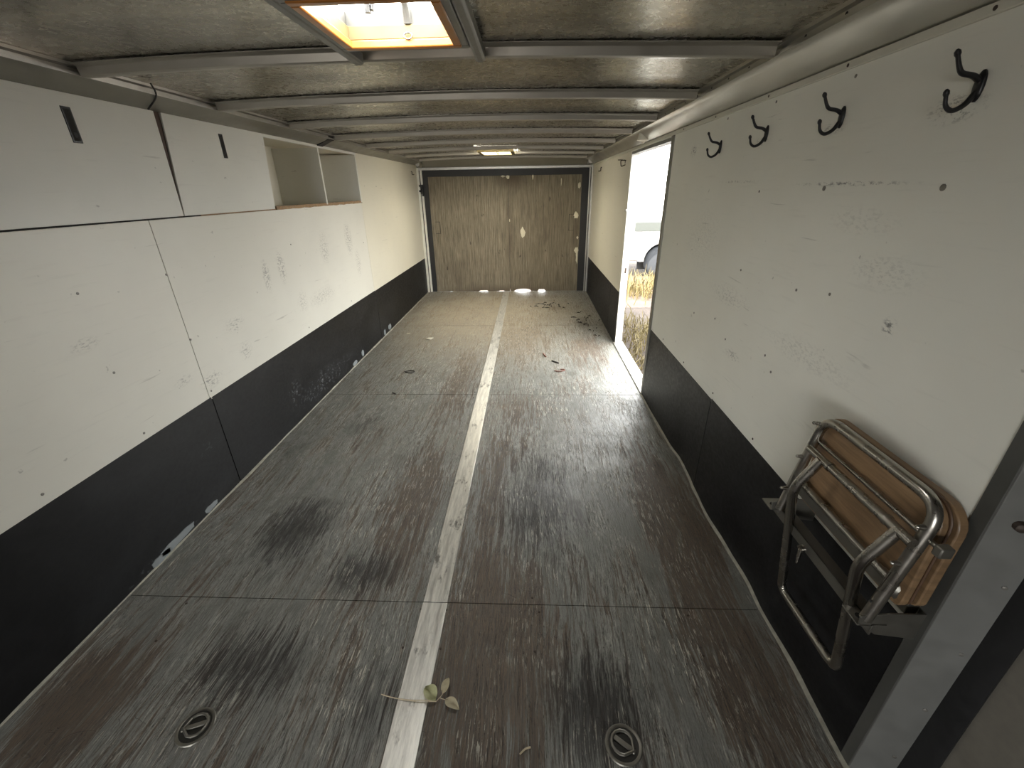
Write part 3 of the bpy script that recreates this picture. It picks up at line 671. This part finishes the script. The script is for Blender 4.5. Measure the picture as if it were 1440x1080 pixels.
HK = [(1.022, 1.606, 'black double coat hook nearest the camera, largest in view on right wall'), (1.422, 1.607, 'black double coat hook second from the camera on right wall'), (1.838, 1.610, 'black double coat hook third from the camera on right wall'), (2.250, 1.600, 'black double coat hook farthest of four, nearest the side door')]
h0 = hook(*HK[0])
for y, z, lab in HK[1:]: dup(h0, (0, y - HK[0][0], z - HK[0][1]), lab)
# wire hook beyond the side door
bm = bmesh.new(); tube(bm, fillet([(1.232, 4.40, 1.63), (1.19, 4.40, 1.615), (1.185, 4.41, 1.665), (1.228, 4.41, 1.668), (1.228, 4.41, 1.640)], .012), .004, 8)
bm2 = bmesh.new(); tube(bm2, fillet([(1.236, 4.38, 1.66), (1.19, 4.38, 1.668), (1.155, 4.38, 1.668)], .012), .0035, 8)
wh = thing('wire_hook', (1.228, 4.40, 1.65), 'thin dark bent wire hook on the cream panel beyond the side door', 'hook')
obj('bent_wire', bm, M['rust'], wh); obj('straight_wire', bm2, M['rust'], wh)
for x, y, z, s, lab in ((XL, 6.29, 1.66, 1, 'small dark metal cup hook high on left wall near rear door'), (XR, 5.81, 1.647, -1, 'small dark metal cup hook high on right wall near rear door')):
    bm = bmesh.new(); tube(bm, fillet([(x - s * .003, y, z + .02), (x + s * .012, y, z + .02), (x + s * .012, y, z - .02), (x + s * .04, y, z - .02)], .012), .005, 8)
    tag(obj('cup_hook', bm, M['rust']), lab, 'hook')
# white bulb fitting on the right cove above the side door
lf = thing('lamp_fitting', (1.17, 3.55, 1.75), 'small white plastic lamp fitting on the metal cove above the side door', 'lamp fitting')
bm = bmesh.new(); tube(bm, [(1.172, 3.55, 1.800), (1.172, 3.55, 1.775), (1.172, 3.55, 1.755), (1.172, 3.55, 1.752)], [.030, .036, .036, .030], 18); obj('fitting_body', bm, M['plastic'], lf)
bm = bmesh.new(); tube(bm, [(1.172, 3.55, 1.757), (1.172, 3.55, 1.747), (1.172, 3.55, 1.740), (1.172, 3.55, 1.728)], [.043, .043, .016, .008], 18); obj('fitting_cap', bm, M['plastic'], lf)
# strap and wire on the left rail
bm = bmesh.new(); prism(bm, [(-1.120, 3.552, 1.835), (-1.120, 3.552, 1.795), (-1.134, 3.552, 1.793), (-1.2165, 3.552, 1.757), (-1.2205, 3.552, 1.764), (-1.140, 3.552, 1.800), (-1.125, 3.552, 1.835)], (0, .09, 0))
tag(obj('strap', bm, M['rubber']), 'short black strap wrapped over left ceiling rail above the cubby', 'strap')
bm = bmesh.new(); tube(bm, fillet([(-1.085, 1.90, 1.828), (-1.10, 1.935, 1.806), (-1.128, 1.96, 1.792), (-1.16, 1.985, 1.785), (-1.205, 2.0, 1.762)], .02), .0032, 8)
cb = obj('hanging_wire', bm, M['rubber']); tag(cb, 'thin black wire drooping over left ceiling rail above the cabinet door gap', 'wire')

# ------------------------------------------------------------------ folding seat on the right wall
fs = thing('folding_seat', (1.20, .89, .50), 'folded wooden wall seat with bent chrome tube frame, low on right wall', 'folding seat')
def U(pts, r, rad, name, mat='chrome', parent=fs):
    bm = bmesh.new(); tube(bm, fillet(pts, r, 8), rad, 14); return obj(name, bm, M[mat], parent)
def fx(z): return 1.110 + (z - .575) / .295 * .045          # the seat frame leans on the wall at its top
def board(x_at, y0, y1, z0, z1, th, r, name, mat):
    bm = bmesh.new(); pts = []
    for cy_, cz_, a0, rr_ in ((y1 - r, z1 - r, 0, r), (y0 + r, z1 - r, 90, r), (y0 + .02, z0 + .02, 180, .02), (y1 - .02, z0 + .02, 270, .02)):
        for t in range(7):
            a = math.radians(a0 + t * 15); yy, zz = cy_ + rr_ * math.cos(a), cz_ + rr_ * math.sin(a); pts.append((x_at(zz), yy, zz))
    prism(bm, pts, (th, 0, 0)); return obj(name, bm, M[mat], fs, bevel=.003)
board(lambda z: 1.163 + (z - .6) * .015, .673, 1.052, .595, .866, .016, .055, 'seat_board', 'seatwood')
board(lambda z: 1.192 + (z - .6) * .02, .668, 1.085, .60, .862, .020, .055, 'back_board', 'seatwood')
board(lambda z: 1.1795 + (z - .6) * .015, .671, 1.056, .60, .869, .005, .055, 'seat_board_edge', 'seatedge')
U([(fx(.560), 1.034, .560), (fx(.873), 1.034, .873), (fx(.873), .676, .873), (fx(.560), .676, .560)], .055, .0125, 'seat_frame')
U([(1.122, 1.012, .788), (1.118, .665, .790)], .01, .0105, 'crossbar')
U([(1.118, .955, .789), (1.082, .972, .685), (1.166, 1.002, .268), (1.166, .742, .278), (1.082, .716, .680), (1.118, .702, .789)], .030, .0125, 'leg_frame')
for y in (.925, .735):                                     # collars where the leg turns on the crossbar
    bm = bmesh.new(); cyl(bm, (1.1205, y - .004, .7885), (1.1205, y + .004, .789), .0125, 16); obj('collar', bm, M['chrome'], fs)
U([(1.148, 1.048, .655), (1.146, .70, .655)], .01, .0100, 'rear_bar')
U([(1.153, 1.024, .799), (1.151, .645, .796)], .01, .0055, 'thin_rod')
bm = bmesh.new(); box(bm, 1.140, 1.166, .632, .650, .784, .808); obj('rod_clip', bm, M['bracket'], fs, bevel=.003)
obj('support_bar', B((1.150, 1.156, .69, 1.06, .612, .640)), M['bracket'], fs, bevel=.001)
bm = bmesh.new(); prism(bm, [(1.060, 1.060, .545), (1.064, 1.060, .565), (1.110, 1.060, .525), (1.226, 1.060, .505), (1.226, 1.060, .490), (1.105, 1.060, .505)], (0, -.415, 0))
obj('angle_bar', B((1.118, 1.150, .665, 1.075, .548, .552), (1.118, 1.122, .665, 1.075, .520, .552)), M['bracket'], fs, bevel=.001)
bm.free()
for y0, nm in ((1.045, 'end_bracket'), (.668, 'end_bracket')):
    bm = bmesh.new(); prism(bm, [(1.088, y0, .575), (1.092, y0, .548), (1.135, y0, .518), (1.226, y0, .505), (1.226, y0, .585), (1.150, y0, .585)], (0, .004, 0))
    box(bm, 1.088, 1.150, y0, y0 + .050, .546, .550)
    e = obj(nm, bm, M['bracket'], fs, bevel=.001)
    bm = bmesh.new(); cyl(bm, (1.105, y0 + .022, .5495), (1.105, y0 + .022, .5515), .007); obj('hole', bm, M['gap'], e)
bm = bmesh.new(); tube(bm, [(1.180, .805, .625), (1.180, .80, .625), (1.180, .690, .625), (1.180, .685, .625)], [.020, .026, .026, .020], 18); obj('hinge_barrel', bm, M['bracket'], fs)
bm = bmesh.new(); cyl(bm, (1.180, .88, .625), (1.180, .805, .625), .015, 16); obj('hinge_pin', bm, M['chrome'], fs)
obj('wall_bracket', B((1.200, 1.2275, .690, .715, .56, .66)), M['bracket'], fs, bevel=.002)
for y, z in ((1.034, .852), (1.034, .745), (1.034, .635), (.676, .822), (.676, .725)):
    bm = bmesh.new(); x = fx(z); p = Vector((x, y, z)); d = Vector((-1, .0, .1)).normalized()
    tube(bm, [p + d * .010, p + d * .017, p + d * .019, p + d * .026, p + d * .029], [.006, .006, .0045, .0045, .002], 10); obj('bolt', bm, M['chrome'], fs)
bm = bmesh.new(); p = Vector((fx(.60) - .0122, .676, .615)); cyl(bm, p, p + Vector((-.0008, 0, 0)), .0035, 10); obj('hole', bm, M['gap'], fs)
bm = bmesh.new(); cyl(bm, (1.112, .905, .535), (1.100, .905, .532), .010, 12); tube(bm, [(1.104, .905, .530), (1.102, .902, .505), (1.100, .898, .487)], [.006, .005, .003], 10); obj('wing_bolt', bm, M['chrome'], fs)

# ------------------------------------------------------------------ dry sprig lying on the strip
sp = thing('leaf_sprig', (.07, .79, .004), 'dry olive-grey leaf sprig with long stem lying across the metal strip', 'leaf sprig')
bm = bmesh.new(); tube(bm, fillet([(-.103, .797, .004), (-.06, .785, .008), (.0, .779, .010), (.045, .780, .012), (.075, .778, .010)], .03), .0017, 6)
tube(bm, [(-.03, .781, .008), (.02, .777, .006), (.075, .779, .009)], .0010, 6)
tube(bm, fillet([(.075, .779, .010), (.092, .795, .016), (.098, .818, .022)], .01), .0010, 6); tube(bm, [(.085, .787, .013), (.105, .782, .012)], .0010, 6)
obj('stem', bm, M['stem'], sp)
def leaf(base, tip, w, lift, cup, mat):
    b, t = Vector(base), Vector(tip); ax = (t - b); side = Vector((0, 0, 1)).cross(ax).normalized(); bm = bmesh.new(); rings = []
    for i in range(9):
        s = i / 8; ww = w * math.sin(math.pi * min(1, s ** .8 * .97 + .015)) ** .85 + .0004
        c = b + ax * s + Vector((0, 0, lift * math.sin(math.pi * s)))
        row = [c + side * ww * q + Vector((0, 0, cup * abs(q) ** 1.5 + .0012 * math.sin(q * 9 + i))) for q in (-1, -.5, 0, .5, 1)]
        rings.append(row + [p - Vector((0, 0, .0006)) for p in row[::-1]])
    loft(bm, rings); return obj('leaf', bm, M[mat], sp)
leaf((.073, .780, .010), (.033, .812, .014), .021, .012, .010, 'leaf')
leaf((.092, .796, .016), (.106, .838, .024), .012, .006, .006, 'leafpale')
leaf((.103, .782, .012), (.148, .761, .004), .015, .008, .004, 'leafpale')

# ------------------------------------------------------------------ scraps on the floor
def scrap(name, x, y, pts, th, mat, label, curl=.0):
    bm = bmesh.new(); prism(bm, [(x + a, y + b, .0005 + curl * abs(a)) for a, b in pts], (0, 0, th)); return tag(obj(name, bm, M[mat], smooth=False), label, 'scrap')
scrap('paper_scrap', -.707, 4.30, [(-.035, -.02), (.02, -.035), (.045, .0), (.02, .03), (-.02, .025)], .004, 'paledebris', 'pale torn scrap lying on far left floor', .3)
scrap('paper_scrap', -.98, 4.48, [(-.02, -.015), (.02, -.01), (.015, .015), (-.015, .02)], .004, 'paledebris', 'tiny pale chip on floor close to the left kick board', .2)
def wire(name, pts, r, mat, label, cat):
    bm = bmesh.new(); tube(bm, fillet(pts, .02), r, 7); return tag(obj(name, bm, M[mat]), label, cat)
wire('rubber_band', [(-.73, 3.40, .004), (-.69, 3.43, .006), (-.64, 3.41, .005), (-.66, 3.37, .004), (-.71, 3.38, .004), (-.735, 3.41, .004)], .004, 'darkdebris', 'dark curled scrap ring on left floor far from camera', 'scrap')
wire('red_scrap', [(.575, 3.42, .005), (.62, 3.40, .008), (.67, 3.43, .006), (.655, 3.46, .005), (.63, 3.455, .004)], .004, 'reddebris', 'red-brown curled scrap on floor left of side door, nearer one', 'scrap')
wire('red_scrap', [(.49, 3.86, .005), (.50, 3.80, .006), (.515, 3.76, .005)], .005, 'reddebris', 'red-brown short straight scrap on floor left of side door', 'scrap')
wire('twig', [(.565, 3.66, .004), (.60, 3.62, .007), (.625, 3.60, .004)], .007, 'darkdebris', 'short dark twig on floor left of side door', 'twig')
wire('twig', [(-.715, 2.98, .004), (-.68, 2.95, .006)], .004, 'darkdebris', 'small dark twig on left floor beside the sheet joint', 'twig')
wire('twig', [(.335, .655, .003), (.350, .668, .004), (.365, .672, .003)], .0025, 'stem', 'tiny tan twig on near floor left of right tie-down ring', 'twig')
bm = bmesh.new()
for i in range(46):
    x, y = random.gauss(.62, .13), random.gauss(5.75, .12)
    if i > 24: x, y = random.gauss(1.02, .07), random.gauss(4.95, .22)
    a = random.uniform(0, 6.28); l = random.uniform(.02, .07)
    tube(bm, [(x, y, .004), (x + l * math.cos(a) * .5, y + l * math.sin(a) * .5, .010), (min(1.2, x + l * math.cos(a)), y + l * math.sin(a), .004)], [.003, .006, .002], 5)
lt_ = obj('leaf_litter', bm, M['darkdebris']); lt_['kind'] = 'stuff'; tag(lt_, 'scattered dark leaf litter on the far right floor', 'leaf litter')

# ================================================================== OUTSIDE
GZ = -.52
bm = bmesh.new(); n = 60; gvv = {}
for i in range(n + 1):
    for j in range(n + 1):
        x = -22 + 46 * i / n; y = -16 + 44 * j / n
        gvv[i, j] = bm.verts.new((x, y, GZ + .035 * mnoise.noise(Vector((x * .8, y * .8, 0)))))
for i in range(n):
    for j in range(n): bm.faces.new((gvv[i, j], gvv[i + 1, j], gvv[i + 1, j + 1], gvv[i, j + 1]))
struct('ground', bm, M['soil'])
def weeds(name, spots, label):
    bm = bmesh.new()
    for cx_, cy_, sx_, sy_, n_, h_ in spots:
        for _ in range(n_):
            x, y = random.gauss(cx_, sx_), random.gauss(cy_, sy_)
            if x < 1.42 or y > 9.8: continue
            h = h_ * random.uniform(.4, 1.15); a = random.uniform(0, 6.28); le = random.uniform(.1, .6) * h; w = random.uniform(.004, .010)
            p0 = Vector((x, y, GZ - .03)); p1 = p0 + Vector((le * .35 * math.cos(a), le * .35 * math.sin(a), h * .6)); p2 = p0 + Vector((le * math.cos(a), le * math.sin(a), h))
            tube(bm, [p0, p1, p2], [w, w * .7, w * .15], 3)
            if random.random() < .5:
                q = p1 + Vector((random.uniform(-.1, .1), random.uniform(-.1, .1), random.uniform(.02, .12))) * 1.2
                tube(bm, [p1, q], [w * .8, w * .2], 3)
    o = obj(name, bm, M['straw'], smooth=False); o['kind'] = 'stuff'; return tag(o, label, 'weeds')
weeds('dry_weeds', [(2.9, 8.8, .8, .4, 900, .42)], 'tall yellow dry weeds in front of parked vehicle outside the side door')
weeds('dry_weeds', [(1.95, 5.9, .3, .5, 420, .22), (1.65, 4.9, .15, .3, 160, .12)], 'low yellow dry weeds on the ground just outside the side door')
# parked vehicle seen through the door
VY = 10.4
def vy(d): return VY + d
vh = thing('parked_truck', (4.4, VY + .9, GZ), 'white parked truck seen through the side door, behind the weeds', 'truck')
bm = bmesh.new(); pts = [(2.55, .42), (2.55, 1.15), (2.75, 1.30), (7.4, 1.30), (7.4, .42)]
arch = [(3.42 + .41 * math.cos(a), .38 + .41 * math.sin(a)) for a in [math.radians(180 - i * 15) for i in range(13)]]
prism(bm, [(2.55, vy(0), GZ + .40), (2.55, vy(0), GZ + 1.15), (2.75, vy(0), GZ + 1.30), (7.4, vy(0), GZ + 1.30), (7.4, vy(0), GZ + .40)] + [(a, vy(0), GZ + b) for a, b in arch[::-1]], (0, 1.8, 0))
obj('body', bm, M['carwhite'], vh, bevel=.02)
bm = bmesh.new(); prism(bm, [(4.3, vy(.1), GZ + 1.30), (4.8, vy(.1), GZ + 1.95), (6.6, vy(.1), GZ + 1.95), (7.0, vy(.1), GZ + 1.30)], (0, 1.6, 0)); obj('cab', bm, M['carwhite'], vh, bevel=.03)
obj('side_band', B((2.75, 4.3, VY - .012, VY + .02, GZ + 1.05, GZ + 1.24)), M['cargrey'], vh, bevel=.004)
bm = bmesh.new(); rr = [[(3.42 + q * math.cos(math.radians(180 - i * 12)), VY - d, GZ + .38 + q * math.sin(math.radians(180 - i * 12))) for q, d in ((.41, 0), (.41, .05), (.50, .06), (.54, 0))] for i in range(16)]
loft(bm, rr); obj('wheel_arch', bm, M['carwhite'], vh)
obj('arch_liner', B((2.95, 3.95, VY + .30, VY + .34, GZ + .15, GZ + .95)), M['darkarch'], vh)
for wx in (3.42, 6.4):
    bm = bmesh.new(); tube(bm, [(wx, VY + .02, GZ + .36), (wx, VY + .03, GZ + .36), (wx, VY + .06, GZ + .36), (wx, VY + .20, GZ + .36), (wx, VY + .23, GZ + .36), (wx, VY + .24, GZ + .36)], [.26, .33, .36, .36, .33, .26], 36)
    w = obj('wheel', bm, M['tyre'], vh)
    bm = bmesh.new(); tube(bm, [(wx, VY + .03, GZ + .36), (wx, VY + .012, GZ + .36), (wx, VY + .03, GZ + .36)], [.21, .20, .06], 28); obj('wheel_disc', bm, M['hub'], w)
